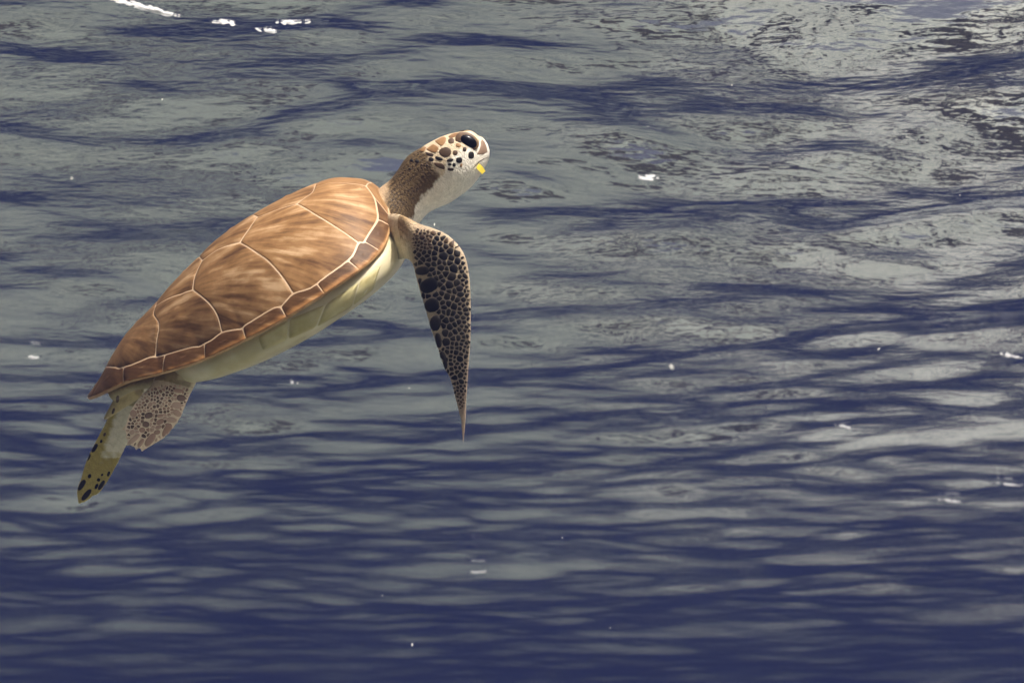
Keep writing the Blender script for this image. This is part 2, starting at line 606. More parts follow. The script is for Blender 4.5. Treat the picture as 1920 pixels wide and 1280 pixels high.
def build_scute(name, outline, origin, tone, gap, seed):
    P = resample(outline, 5.0)
    P = inset(P, gap)
    P = 0.8 * P + 0.1 * (np.roll(P, 1, 0) + np.roll(P, -1, 0))
    c = P.mean(0)
    rings = [0.12, 0.3, 0.5, 0.68, 0.82, 0.93, 0.985, 1.0]
    lift = [1.5, 1.5, 1.5, 1.4, 1.3, 1.1, 0.6, -0.8]
    V2, Z, F = [c], [3.0], []
    n = len(P)
    for s, h in zip(rings, lift):
        for p in P:
            V2.append(c + (p - c) * s)
            Z.append(h)
    V2 = np.array(V2)
    z = Zs(V2[:, 0], V2[:, 1]) + np.array(Z)
    V = np.column_stack([V2, z])
    area = 0.5 * np.sum(P[:, 0] * np.roll(P[:, 1], -1) - np.roll(P[:, 0], -1) * P[:, 1])
    for i in range(n):
        j = (i + 1) % n
        F.append((0, 1 + i, 1 + j))
        for k in range(len(rings) - 1):
            F.append((1 + k * n + i, 1 + (k + 1) * n + i, 1 + (k + 1) * n + j, 1 + k * n + j))
    if area < 0:
        F = [f[::-1] for f in F]
    o = link_mesh(name, V * S, F, MAT_SCUTE, carapace)
    dx, dy = V[:, 0] - origin[0], V[:, 1] - origin[1]
    dz = V[:, 2] - float(Zs(np.array(origin[0]), np.array(origin[1])))
    r = np.sqrt(dx * dx + dy * dy + dz * dz)
    lat = np.sign(dy) * np.sqrt(dy * dy + dz * dz)
    th = np.arctan2(lat, dx)
    k = 13.0
    st = np.stack([np.cos(th) * k, np.sin(th) * k, r * 0.011 + seed], 1)
    a = o.data.attributes.new('streak', 'FLOAT_VECTOR', 'POINT')
    a.data.foreach_set('vector', st.astype(np.float32).reshape(-1))
    am = o.data.attributes.new('amount', 'FLOAT', 'POINT')
    am.data.foreach_set('value', (0.15 + 1.05 * np.clip((r - 70) / 110, 0, 1)).astype(np.float32))
    tn = o.data.attributes.new('tone', 'FLOAT_COLOR', 'POINT')
    tt = np.abs(V[:, 1]) / Wd(V[:, 0])
    if name == 'marginal_scute':
        edge = sstep(0.982, 1.0, tt + 0.006 * wob(V, 0.2))
        tv = np.array([0.42, 0.38, 0.36])[None] * (1 - edge)[:, None] + np.array([1.35, 1.2, 1.05])[None] * edge[:, None]
        tv = tv * (0.55 + 0.45 * tone)
    else:
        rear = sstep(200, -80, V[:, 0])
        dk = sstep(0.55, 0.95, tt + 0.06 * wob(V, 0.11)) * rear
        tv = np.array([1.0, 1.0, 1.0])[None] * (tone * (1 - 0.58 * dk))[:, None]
    tn.data.foreach_set('color', np.column_stack([tv, np.ones(len(V))]).astype(np.float32).reshape(-1))
    return o


def smooth_outline(segs):
    out = []
    for s in segs:
        q = cr(s) if len(s) > 2 and not isinstance(s, Dense) else [np.array(p, float) for p in s]
        out += q[:-1]
    return out


sd = 0
for name, segs, org, tone in RIGHT:
    sd += 1
    P = smooth_outline(segs)
    g = 0.6 if name == 'costal_scute' else 0.5
    build_scute(name, P, org, tone, g, sd * 1.7)
    build_scute(name, [(p[0], -p[1]) for p in P], (org[0], -org[1]), tone, g, sd * 1.7 + 40)
for name, segs, org, tone in MIDDLE:
    sd += 1
    P = smooth_outline(segs) + [np.array(segs[-1][-1], float)]
    right = [p for p in P]
    left = [np.array((p[0], -p[1])) for p in reversed(right) if abs(p[1]) > 0.8]
    build_scute(name, right + left, org, tone, 0.6, sd * 1.7)

# ------------------------------------------------------------------ plastron
MAT_PLASTRON = horn_material('plastron_horn', (0.44, 0.38, 0.21), (0.60, 0.54, 0.39), 14.0)
PX = [-250, -220, -170, -118, -60, 40, 130, 215, 280, 310, 326]
PT = [18, 40, 76, 165, 214, 243, 252, 236, 196, 158, 128]       # half width where it meets the margin
PB = [-36, -50, -66, -82, -97, -114, -119, -117, -109, -98, -82]  # belly


def build_plastron():
    n, m = 90, 40
    x = np.linspace(-250, 324, n)
    V, F = [], []
    for i in range(n):
        w = float(pchip(PX, PT, x[i]))
        zt = float(pchip(RX, RZ, x[i])) - 2.0
        zb = float(pchip(PX, PB, x[i]))
        for j in range(m):
            a = -math.pi / 2 + math.pi * j / (m - 1)
            ca, sa = math.cos(a), math.sin(a)
            yy = w * math.copysign(abs(sa) ** 0.8, sa)
            zz = zt + (zb - zt) * abs(ca) ** 0.36
            V.append((x[i], yy, zz))
    for i in range(n - 1):
        for j in range(m - 1):
            F.append((i * m + j, (i + 1) * m + j, (i + 1) * m + j + 1, i * m + j + 1))
        F.append((i * m + m - 1, (i + 1) * m + m - 1, (i + 1) * m, i * m))
    F.append(tuple(range(m))[::-1])
    F.append(tuple(range((n - 1) * m, n * m)))
    return link_mesh('plastron', np.array(V) * S, [f[::-1] for f in F], MAT_PLASTRON, root)


plastron = build_plastron()

# ------------------------------------------------------------------ body: skin of head, neck, limbs and tail as one surface
LOFTS = {}


def loft_verts(rings):
    n, m = len(rings), len(rings[0])
    V = np.concatenate(rings)
    F = []
    for i in range(n - 1):
        for j in range(m):
            k = (j + 1) % m
            F.append((i * m + j, (i + 1) * m + j, (i + 1) * m + k, i * m + k))
    F.append(tuple(range(m))[::-1])
    F.append(tuple(range((n - 1) * m, n * m)))
    return V, F


def interp_sections(secs, k=4):
    """secs: list of tuples of arrays; catmull-rom between them"""
    A = [np.concatenate([np.atleast_1d(np.asarray(x, float)) for x in s]) for s in secs]
    out = []
    for i in range(len(A) - 1):
        p0, p1, p2, p3 = A[max(i - 1, 0)], A[i], A[i + 1], A[min(i + 2, len(A) - 1)]
        for q in range(k):
            t = q / k
            out.append(0.5 * (2 * p1 + (p2 - p0) * t + (2 * p0 - 5 * p1 + 4 * p2 - p3) * t * t + (3 * p1 - p0 - 3 * p2 + p3) * t ** 3))
    out.append(A[-1])
    return out


BODY_V, BODY_F = [], []


def add_loft(name, rings, info):
    V, F = loft_verts(rings)
    b = sum(len(v) for v in BODY_V)
    BODY_V.append(V)
    BODY_F.extend([tuple(i + b for i in f) for f in F])
    LOFTS[name] = info


def blade(name, secs, m=28, lead_pow=1.0):
    """secs: (lead xyz, trail xyz, thickness, face normal xyz): a flipper with lens-shaped sections"""
    S_ = interp_sections(secs)
    rings, ctr, half, thick = [], [], [], []
    for s in S_:
        le, tr, th, nn = s[0:3], s[3:6], max(s[6], 3.2), s[7:10]
        c, h = (le + tr) / 2, (le - tr) / 2
        nn = nn - h * nn.dot(h) / (h.dot(h) + 1e-9)
        nn /= np.linalg.norm(nn)
        r = []
        for j in range(m):
            a = 2 * math.pi * j / m
            u = math.cos(a)
            t = math.sin(a) * th / 2 * (1.0 + 0.35 * u)
            r.append(c + h * u + nn * t)
        rings.append(np.array(r))
        ctr.append(c)
        half.append(h)
        thick.append(th / 2)
    add_loft(name, rings, dict(c=np.array(ctr), h=np.array(half), t=np.array(thick)))


# head and neck, profile traced in the mid plane: (top, bottom, half width)
HEAD = [((690, 372), (735, 478), 80), ((715, 350), (768, 452), 66), ((733, 336), (783, 424), 54), ((747, 317), (796, 406), 48),
        ((757, 301), (808, 396), 46), ((770, 288), (825, 388), 47), ((787, 278), (842, 381), 50), ((806, 267), (857, 371), 53),
        ((826, 257), (870, 362), 55), ((848, 250), (881, 353), 53), ((868, 246.5), (890, 343), 48), ((884, 246), (897.5, 333), 40),
        ((896, 254.5), (903, 325), 33), ((905, 258), (910, 314), 25), ((914, 270), (914.5, 303), 15), ((918, 282), (917.5, 295), 8)]
secs = []
for tp, bt, hw in HEAD:
    secs.append((at_mid(tp), at_mid(bt), hw))
rings, ctr, half, thick = [], [], [], []
for s in interp_sections(secs):
    a, b, hw = s[0:3], s[3:6], s[6]
    c, h = (a + b) / 2, (a - b) / 2
    r = []
    for j in range(36):
        q = 2 * math.pi * j / 36
        u, v = math.cos(q), math.sin(q)
        u2, v2 = math.copysign(abs(u) ** 0.9, u), math.copysign(abs(v) ** 0.9, v)
        wide = 1.0 - 0.10 * u
        r.append(c + h * u2 + np.array([0, 1, 0]) * hw * v2 * wide)
    rings.append(np.array(r))
    ctr.append(c); half.append(h); thick.append(hw)
add_loft('head', rings, dict(c=np.array(ctr), h=np.array(half), t=np.array(thick)))

# trunk inside the shell
rings, ctr, half, thick = [], [], [], []
for x in np.linspace(-300, 336, 42):
    w = float(pchip([-300, -240, -130, 40, 215, 290, 322, 336], [24, 72, 150, 205, 205, 172, 135, 95], x))
    zr = float(pchip(RX, RZ, x))
    zb = float(pchip(PX, PB, x)) + 7
    c = np.array([x, 0, (zr + zb) / 2 - 4])
    h = np.array([0, 0, max((zr - zb) / 2, 14)])
    rings.append(np.array([c + h * math.cos(q) + np.array([0, w, 0]) * math.sin(q) for q in np.linspace(0, 2 * math.pi, 36, endpoint=False)]))
    ctr.append(c); half.append(h); thick.append(w)
add_loft('trunk', rings, dict(c=np.array(ctr), h=np.array(half), t=np.array(thick)))

view_n = lambda px: -ray(px) / np.linalg.norm(ray(px))


def px_blade(name, rows):
    secs = []
    for le, tr, dl, dt, th in rows:
        nn = view_n(((le[0] + tr[0]) / 2, (le[1] + tr[1]) / 2))
        secs.append((at_depth(le, dl), at_depth(tr, dt), th, nn))
    blade(name, secs)


# right fore flipper, hanging down towards the viewer's side
px_blade('fore', [
    ((715, 414), (722, 480), 2830, 2830, 44), ((728, 402), (736, 486), 2792, 2795, 56), ((747, 401), (750, 488), 2752, 2758, 62), ((764, 408), (764, 486), 2709, 2718, 56), ((787, 420), (774, 496), 2685, 2703, 44),
    ((811, 427.5), (779, 516), 2665, 2688, 34), ((836, 438), (785, 540), 2651, 2673, 28), ((857, 456), (793, 566), 2639, 2663, 25),
    ((871.5, 478), (801, 594), 2631, 2653, 23), ((879, 508), (808, 619), 2627, 2647, 20), ((882.5, 548), (817, 644), 2625, 2643, 17),
    ((883, 595), (825, 669), 2625, 2639, 14), ((882.5, 638), (833.5, 692), 2627, 2639, 11), ((880, 674), (844, 712), 2631, 2641, 9),
    ((877.5, 710), (851, 738), 2635, 2643, 7), ((875, 748), (857.5, 764), 2641, 2647, 5.5), ((873.5, 785), (864, 792), 2647, 2651, 4.5), ((869, 829), (868, 829), 2655, 2655, 3.2)])
# right hind paddle
px_blade('hind', [
    ((302, 690), (385, 668), 2830, 2822, 56), ((292, 708), (378, 694), 2812, 2800, 48), ((281, 726), (366, 721), 2794, 2782, 34), ((265, 741), (355, 743), 2788, 2778, 26), ((251, 759), (348, 760), 2792, 2783, 20),
    ((242, 776), (341, 778), 2796, 2788, 16), ((237, 790), (332, 794), 2800, 2793, 13), ((234, 804), (322, 807), 2804, 2798, 10),
    ((237, 819), (309, 821), 2808, 2803, 8), ((241, 832), (293, 831), 2812, 2808, 6), ((254, 839), (274, 842), 2816, 2813, 4)])
# left hind flipper, its sole turned to the viewer
px_blade('hind_far', [
    ((228, 706), (296, 690), 2978, 2948, 50), ((222, 726), (284, 716), 2986, 2956, 40), ((217, 742), (272, 738), 2992, 2964, 30), ((212, 762), (262, 764), 2996, 2972, 24),
    ((200, 791), (250, 795), 3000, 2980, 20), ((184, 820), (240, 828), 3004, 2988, 17), ((168, 850), (229, 852), 3008, 2996, 14),
    ((159, 872), (218, 874), 3012, 3002, 12), ((152, 896), (204, 899), 3016, 3008, 9), ((144, 918), (188, 922), 3020, 3014, 6), ((147, 944), (156, 942), 3024, 3020, 3.5)])
# left fore flipper, swept out on the far side
up = np.array([0.0, 0.0, 1.0])
L = lambda *p: np.array(p, float)
blade('fore_far', [
    (L(318, 70, -48), L(235, 80, -56), 58, up), (L(326, 140, -54), L(240, 150, -60), 48, up), (L(318, 215, -60), L(225, 205, -66), 34, up),
    (L(288, 290, -62), L(190, 255, -68), 26, up), (L(240, 370, -60), L(150, 315, -66), 20, up), (L(175, 440, -56), L(110, 385, -60), 15, up),
    (L(105, 500, -52), L(65, 455, -54), 10, up), (L(40, 545, -48), L(18, 518, -50), 7, up), (L(-20, 575, -46), L(-22, 570, -46), 3.2, up)])
# tail
rings, ctr, half, thick = [], [], [], []
for q in np.linspace(0, 1, 10):
    c = np.array([-255 - 85 * q, 0, -28 - 22 * q])
    rr = 22 * (1 - q) + 3
    rings.append(np.array([c + np.array([0, rr * math.sin(a), rr * math.cos(a)]) for a in np.linspace(0, 2 * math.pi, 20, endpoint=False)]))
    ctr.append(c); half.append(np.array([0, 0, rr])); thick.append(rr)
add_loft('tail', rings, dict(c=np.array(ctr), h=np.array(half), t=np.array(thick)))


def fuse_body():
    me = bpy.data.meshes.new('tmp')
    me.from_pydata([tuple(v) for v in np.concatenate(BODY_V)], [], BODY_F)
    o = bpy.data.objects.new('tmp', me)
    col.objects.link(o)
    bm = bmesh.new()
    bm.from_mesh(me)
    bmesh.ops.recalc_face_normals(bm, faces=bm.faces)
    bm.to_mesh(me)
    bm.free()
    r = o.modifiers.new('r', 'REMESH')
    r.mode = 'VOXEL'
    r.voxel_size = 2.0
    s = o.modifiers.new('s', 'SMOOTH')
    s.factor = 0.5
    s.iterations = 4
    dg = bpy.context.evaluated_depsgraph_get()
    ev = o.evaluated_get(dg)
    m2 = bpy.data.meshes.new_from_object(ev)
    bpy.data.objects.remove(o)
    bpy.data.meshes.remove(me)
    return m2


body_me = fuse_body()
nv = len(body_me.vertices)
BV = np.empty(nv * 3, np.float32)
body_me.vertices.foreach_get('co', BV)
BV = BV.reshape(-1, 3).astype(float)

# ---- which limb does each point of the skin belong to
names = list(LOFTS)
best = np.full(nv, 1e9)
part = np.zeros(nv, int)
along = np.zeros(nv)
chord = np.zeros(nv)
for pi, nm in enumerate(names):
    I = LOFTS[nm]
    nC = len(I['c'])
    for i in range(0, nC, 2):
        h = I['h'][i]
        hl = np.linalg.norm(h) + 1e-6
        hu = h / hl
        d = BV - I['c'][i]
        ch = d @ hu
        rest = np.linalg.norm(d - ch[:, None] * hu, axis=1)
        dist = np.sqrt((np.maximum(np.abs(ch) - hl, 0)) ** 2 + np.maximum(rest - 0, 0) ** 2)
        if nm in ('trunk', 'head', 'tail'):
            dist = np.maximum(dist - I['t'][i] * 0.9, 0)
        if nm == 'trunk':
            dist = dist + 6
        k = dist < best
        best[k] = dist[k]
        part[k] = pi
        along[k] = i / (nC - 1)
        chord[k] = ch[k] / hl

rng = np.random.default_rng(3)


def lerp3(a, b, t):
    return np.asarray(a)[None] * (1 - t)[:, None] + np.asarray(b)[None] * t[:, None]


COL = lerp3((0.58, 0.51, 0.36), (0.50, 0.38, 0.25), sstep(-50, 0, BV[:, 2]))
pid = {n: i for i, n in enumerate(names)}
m = part == pid['trunk']
rr_ = sstep(-90, -160, BV[m][:, 0])
COL[m] = COL[m] * (1 - rr_)[:, None] + np.array([0.30, 0.25, 0.13])[None] * rr_[:, None]  # rear trunk darker: shade under the shell put into the skin colour
# head and neck: brown above, white throat below (mirror-symmetric, in the mid plane)
m = part == pid['head']
Pm = BV[m].copy()
Pm[:, 1] = 0
q = project(Pm)
qx, qy = q[:, 0] + 2.5 * wob(BV[m], 0.35), q[:, 1] + 2.5 * wob(BV[m], 0.42, 2)
bx = np.array([700, 777, 781, 792, 809, 833, 842, 862, 905, 930])
by = np.array([440, 404, 385, 366, 351, 322, 296, 281, 262, 255])
line = np.interp(qx, bx, by)
dn = qy - line
low = sstep(-6, 6, dn + 4 * wob(BV[m], 0.9, 3))
neck = 1 - sstep(-6, 6, (qx - 800) * 0.86 - (qy - 285) * 0.5 + 3 * wob(BV[m], 0.5))
topc = lerp3((0.60, 0.48, 0.33), (0.112, 0.074, 0.034), neck)
spot = sstep(0.1, 0.45, wob(BV[m], 0.9, 5) + wob(BV[m], 1.7, 1) * 0.6) * neck * sstep(0, -45, dn)
fold = 0.5 + 0.5 * np.sin((qx * 0.80 + qy * 0.60) * 0.95 + 2.2 * wob(BV[m], 0.16))
topc = topc * (1 + (fold - 0.45) * 0.9 * (neck * sstep(775, 735, qx)))[:, None]
topc = topc * (1 - 0.65 * spot)[:, None]
basec = sstep(738, 718, qx)
topc = topc * (1 - basec)[:, None] + np.array([0.50, 0.36, 0.22])[None] * basec[:, None]
COL[m] = topc * (1 - low)[:, None] + np.array([0.78, 0.72, 0.62])[None] * low[:, None]
# fore flippers
for nm in ('fore', 'fore_far'):
    m = part == pid[nm]
    a, c = along[m], chord[m]
    blade_c = lerp3((0.40, 0.31, 0.21), (0.40, 0.29, 0.21), sstep(0.6, 0.95, a))
    root_c = lerp3((0.66, 0.58, 0.42), (0.30, 0.20, 0.10), sstep(-0.35, 0.55, c + 0.25 * wob(BV[m], 0.5)))
    wr = sstep(0.0, 0.5, np.sin(BV[m][:, 0] * 0.55 + BV[m][:, 2] * 0.35 + 1.5 * wob(BV[m], 0.3)) * 0.6 + 0.7 * wob(BV[m], 1.3)) * sstep(-0.5, 0.3, c)
    root_c = root_c * (1 - 0.5 * wr)[:, None]
    blade_c = blade_c * (1 - 0.35 * sstep(0.1, 0.5, wob(BV[m], 1.5)) * sstep(0.55, 0.2, a))[:, None]
    COL[m] = root_c * (1 - sstep(0.16, 0.28, a))[:, None] + blade_c * sstep(0.16, 0.28, a)[:, None]
# hind flippers
m = part == pid['hind']
a, c = along[m], chord[m]
COL[m] = lerp3((0.60, 0.52, 0.36), (0.85, 0.68, 0.50), sstep(0.2, 0.38, a))
m = part == pid['hind_far']
a, c = along[m], chord[m]
olive = np.maximum(sstep(0.0, 0.5, c + 0.12 * wob(BV[m], 0.3) + (a - 0.45) * 1.0), sstep(0.55, 0.66, a + 0.03 * wob(BV[m], 0.4)))
COL[m] = lerp3((0.66, 0.60, 0.46), (0.36, 0.28, 0.07), olive)
m = part == pid['tail']
COL[m] = np.array([0.38, 0.30, 0.14])


def skin_material():
    t = NT('turtle_skin')
    at = t.n('Attribute', {'attribute_name': 'skin'})
    geo = t.n('TexCoord')
    n1 = t.n('TexNoise', Vector=geo.outputs['Object'], Scale=170.0, Detail=4.0, Roughness=0.65)
    v1 = t.n('TexVoronoi', {'feature': 'DISTANCE_TO_EDGE'}, Vector=geo.outputs['Object'], Scale=260.0)
    w = t.ramp(n1.outputs[0], [(0.3, 0.80), (0.7, 1.12)])
    c = t.mix(1.0, at.outputs['Color'], w, 'MULTIPLY')
    vr = t.ramp(v1.outputs[0], [(0.0, 0.0), (0.25, 1.0)])
    hb = t.n('Math', {'operation': 'MULTIPLY_ADD'}, i0=n1.outputs[0], i1=0.8, i2=vr)
    bmp = t.n('Bump', Strength=0.35, Distance=0.0012, Height=hb.outputs[0])
    p = t.n('BsdfPrincipled', Base_Color=c, Roughness=0.55, Normal=bmp.outputs[0])
    p.inputs['Specular IOR Level'].default_value = 0.2
    return t.surf(p.outputs[0])


body_me.name = 'body'
body_me.vertices.foreach_set('co', (BV * S).astype(np.float32).reshape(-1))
body_me.polygons.foreach_set('use_smooth', [True] * len(body_me.polygons))
ca = body_me.attributes.new('skin', 'FLOAT_COLOR', 'POINT')
ca.data.foreach_set('color', np.column_stack([COL, np.ones(nv)]).astype(np.float32).reshape(-1))
body_me.materials.clear()
body_me.materials.append(skin_material())
body_me.update()
body = bpy.data.objects.new('body', body_me)
body.parent = root
col.objects.link(body)

polys = [tuple(p.vertices) for p in body_me.polygons]
BVH = BVHTree.FromPolygons([Vector(v) for v in BV], polys)


def hit(px):
    d = Vector(ray(px)).normalized()
    loc, nrm, idx, dist = BVH.ray_cast(Vector(EYE), d)
    return (np.array(loc), np.array(nrm)) if loc is not None else (None, None)


# ------------------------------------------------------------------ scales as plates on the skin
def plate_mat(name, c1, c2, rough=0.45, scale=220):
    t = NT(name)
    geo = t.n('TexCoord')
    oi = t.n('ObjectInfo')
    n1 = t.n('TexNoise', Vector=geo.outputs['Object'], Scale=float(scale), Detail=3.0)
    s = t.n('Math', {'operation': 'MULTIPLY_ADD'}, i0=n1.outputs[0], i1=0.6, i2=-0.3)
    s2 = t.n('Math', {'operation': 'ADD'}, i0=oi.outputs['Random'], i1=s.outputs[0])
    c = t.mix(t.ramp(s2.outputs[0], [(0.1, 0.0), (0.9, 1.0)]), c1, c2)
    bmp = t.n('Bump', Strength=0.3, Distance=0.0004, Height=n1.outputs[0])
    p = t.n('BsdfPrincipled', Base_Color=c, Roughness=rough, Normal=bmp.outputs[0])
    p.inputs['Specular IOR Level'].default_value = 0.22
    return t.surf(p.outputs[0])


M_DARK = plate_mat('scale_black', (0.006, 0.005, 0.004), (0.018, 0.014, 0.010), 0.6)
M_DBROWN = plate_mat('scale_dark_brown', (0.035, 0.022, 0.014), (0.085, 0.052, 0.030))
M_BROWN = plate_mat('scale_brown', (0.20, 0.105, 0.045), (0.32, 0.18, 0.08))
M_MAUVE = plate_mat('scale_mauve', (0.38, 0.235, 0.17), (0.56, 0.39, 0.30))
M_HINDB = plate_mat('scale_hind_brown', (0.10, 0.06, 0.045), (0.24, 0.15, 0.11))
M_BEAK = plate_mat('scale_beak', (0.17, 0.11, 0.075), (0.24, 0.16, 0.11))


def cap(name, ring, nrm, mat, h=1.7, parent=None, dome=0.5):
    """a low domed plate that follows the skin: ring of surface points, mean normal"""
    ring = np.asarray(ring)
    n = len(ring)
    c = ring.mean(0)
    up_ = np.asarray(nrm)

    def on_skin(p, k):
        loc, nr, _i, _d = BVH.find_nearest(Vector(p))
        return np.array(loc) + np.array(nr) * k
    r1 = np.array([on_skin(p, h * 0.5) for p in ring])
    r2 = np.array([on_skin(c + (p - c) * 0.85, h) for p in ring])
    r3 = np.array([on_skin(c + (p - c) * 0.45, h + dome * 0.7) for p in ring])
    V = np.concatenate([ring - up_ * 0.8, r1, r2, r3, [on_skin(c, h + dome)]])
    F = []
    for i in range(n):
        j = (i + 1) % n
        for k in range(3):
            F.append((k * n + i, k * n + j, (k + 1) * n + j, (k + 1) * n + i))
        F.append((3 * n + i, 3 * n + j, 4 * n))
    e1, e2 = ring[0] - c, ring[n // 4] - c
    if np.dot(np.cross(e1, e2), up_) < 0:
        F = [f[::-1] for f in F]
    return link_mesh(name, V * S, F, mat, parent or body)


def plate_px(poly, mat, name='scale', h=1.7, mirror=False):
    """lay a plate on the skin inside the outline given on the right-hand side"""
    c = np.mean(poly, 0)
    pc, nc = hit(c)
    if pc is None:
        return
    ring, ns = [], []
    for p in poly:
        d = np.array(p) - c
        ok = None
        for s in (1.0, 0.85, 0.7, 0.5):
            l_, n_ = hit(c + d * s)
            if l_ is not None and abs((l_ - pc) @ (EYE / np.linalg.norm(EYE))) < 40:
                ok = (l_, n_)
                break
        if ok is None:
            ok = (pc, nc)
        ring.append(ok[0])
        ns.append(ok[1])
    nn = np.mean(ns, 0)
    nn /= np.linalg.norm(nn)
    cap(name, ring, nn, mat, h)
    if mirror:
        rg = np.array(ring) * np.array([1, -1, 1])
        cap(name, rg, nn * np.array([1, -1, 1]), mat, h)


def ell(cx, cy, rx, ry, rot=0, n=12, sq=2.3):
    out = []
    for i in range(n):
        a = 2 * math.pi * i / n
        x = rx * math.copysign(abs(math.cos(a)) ** (2 / sq), math.cos(a))
        y = ry * math.copysign(abs(math.sin(a)) ** (2 / sq), math.sin(a))
        ca_, sa_ = math.cos(R(rot)), math.sin(R(rot))
        out.append((cx + x * ca_ - y * sa_, cy + x * sa_ + y * ca_))
    return np.array(out)


def clip_half(P, a, b):
    """keep points p with a.p <= b"""
    out = []
    n = len(P)
    for i in range(n):
        p, q_ = P[i], P[(i + 1) % n]
        dp, dq = a @ p - b, a @ q_ - b
        if dp <= 0:
            out.append(p)
        if (dp < 0 < dq) or (dq < 0 < dp):
            out.append(p + (q_ - p) * dp / (dp - dq))
    return out


def power_cells(seeds, bound):
    """seeds: (x, y, r); cells of the power diagram inside each seed's neighbourhood"""
    cells = []
    S_ = np.array(seeds, float)
    for i, (x, y, r) in enumerate(S_):
        R_ = r * 1.5 + 1.5
        P = [np.array([x + R_ * math.cos(t), y + R_ * math.sin(t)]) for t in np.linspace(0, 2 * math.pi, 14, endpoint=False)]
        for j, (x2, y2, r2) in enumerate(S_):
            if i == j or (x - x2) ** 2 + (y - y2) ** 2 > (3 * (r + r2) + 8) ** 2:
                continue
            a = np.array([x2 - x, y2 - y])
            b = ((x2 * x2 + y2 * y2 - r2 * r2) - (x * x + y * y - r * r)) / 2
            P = clip_half(P, a, b)
            if len(P) < 3:
                break
        if len(P) >= 3:
            P = clip_poly(P, bound)
        cells.append(np.array(P) if len(P) >= 3 else None)
    return cells


def inside(p, poly):
    r = False
    n = len(poly)
    for i in range(n):
        x1, y1 = poly[i]
        x2, y2 = poly[(i + 1) % n]
        if (y1 > p[1]) != (y2 > p[1]) and p[0] < (x2 - x1) * (p[1] - y1) / (y2 - y1) + x1:
            r = not r
    return r


def clip_poly(P, bound):
    c = np.mean(P, 0)
    out = []
    for p in P:
        s = 1.0
        while s > 0.3 and not inside(c + (p - c) * s, bound):
            s -= 0.1
        out.append(c + (p - c) * s)
    return out


def round_cell(P, gap, n=12):
    P = resample(P, 1.0)
    for _ in range(5):
        P = 0.5 * P + 0.25 * (np.roll(P, 1, 0) + np.roll(P, -1, 0))
    c = P.mean(0)
    d = P - c
    ln = np.linalg.norm(d, axis=1)
    P = c + d * np.clip((ln - gap) / np.maximum(ln, 1e-3), 0.3, 1)[:, None]
    idx = np.linspace(0, len(P), n, endpoint=False).astype(int)
    return P[idx]


def fill_seeds(fixed, bound, dens, n_try, rnd):
    """dart throwing between hand-placed seeds; dens(x, y) gives the radius"""
    B = np.array(bound)
    lo, hi = B.min(0), B.max(0)
    S_ = list(fixed)
    for _ in range(n_try):
        x, y = rnd.uniform(lo[0], hi[0]), rnd.uniform(lo[1], hi[1])
        if not inside((x, y), bound):
            continue
        r = dens(x, y)
        if r is None:
            continue
        if all((x - a) ** 2 + (y - b) ** 2 > ((r + c) * 0.93) ** 2 for a, b, c in S_):
            S_.append((x, y, r))
    return S_


rnd = random.Random(21)
Zf = lambda x, y, r: (720 + x / 2.845, 390 + y / 2.845, r / 2.845)
# big black scales along the trailing edge of the fore flipper
for x, y, rx, ry, ro in [(205, 335, 37, 23, -6), (241, 413, 51, 38, -28), (257, 518, 40, 37, -20), (274, 615, 30, 43, 12), (291, 705, 17, 41, -8), (318, 812, 18, 50, -12)]:
    plate_px(ell(720 + x / 2.845, 390 + y / 2.845, rx / 2.845, ry / 2.845, ro), M_DARK)
BIG = [Zf(205, 335, 32), Zf(241, 413, 46), Zf(257, 518, 40), Zf(268, 590, 30), Zf(278, 640, 28), Zf(288, 690, 20), Zf(294, 735, 18), Zf(314, 785, 19), Zf(322, 835, 19)]
FIX = [Zf(*s) for s in [
    (308, 317, 15), (333, 350, 16), (320, 258, 21), (358, 268, 15), (350, 293, 15), (370, 322, 22), (360, 365, 21), (348, 412, 21), (340, 470, 16),
    (392, 400, 17), (405, 430, 19), (410, 458, 16), (375, 525, 17), (345, 555, 14), (330, 602, 15), (352, 632, 15), (368, 562, 14), (392, 490, 14),
    (397, 238, 22), (352, 230, 14), (330, 205, 12), (313, 160, 13), (366, 185, 22), (395, 282, 16), (424, 292, 14), (432, 360, 15), (440, 400, 12),
    (437, 540, 14), (330, 665, 14), (333, 718, 19), (336, 765, 13), (384, 770, 14), (402, 803, 17), (374, 905, 16), (372, 935, 14), (410, 890, 16), (414, 925, 14), (205, 155, 15), (270, 272, 12),
    (314, 388, 10), (290, 348, 9), (312, 505, 11), (308, 455, 10)]]
FORE_B = [(780, 428), (795, 429), (815, 432), (836, 441), (857, 459), (870.5, 481), (877.5, 510), (881, 548), (881.5, 595), (881, 638), (878.5, 672), (875.5, 706),
          (872.5, 745), (869, 770), (862, 764), (855, 745), (846, 712), (836, 692), (827, 669), (819, 644), (811, 619), (803, 594), (796, 566), (788, 540), (783, 516), (777, 494), (775, 468), (774, 445)]


def fore_r(x, y):
    if (y < 470 and x < 808) or y > 715:
        return 2.6
    return (4.4 if x < 862 else 3.4) if y < 640 else 3.3


seeds = fill_seeds(BIG + FIX, FORE_B, fore_r, 9000, rnd)
cells = power_cells(seeds, FORE_B)
for k, (c, s) in enumerate(zip(cells, seeds)):
    if k < len(BIG) or c is None or len(c) < 3:
        continue
    small = s[2] < 3.0
    P = round_cell(c, 0.75 if not small else 0.6, 9 if s[2] < 4.5 else 12)
    lightish = (s[1] < 470 and s[0] < 812) or (s[1] < 462 and s[0] > 835) or s[1] > 735
    plate_px(P, M_DBROWN if lightish else M_DARK, h=1.1)

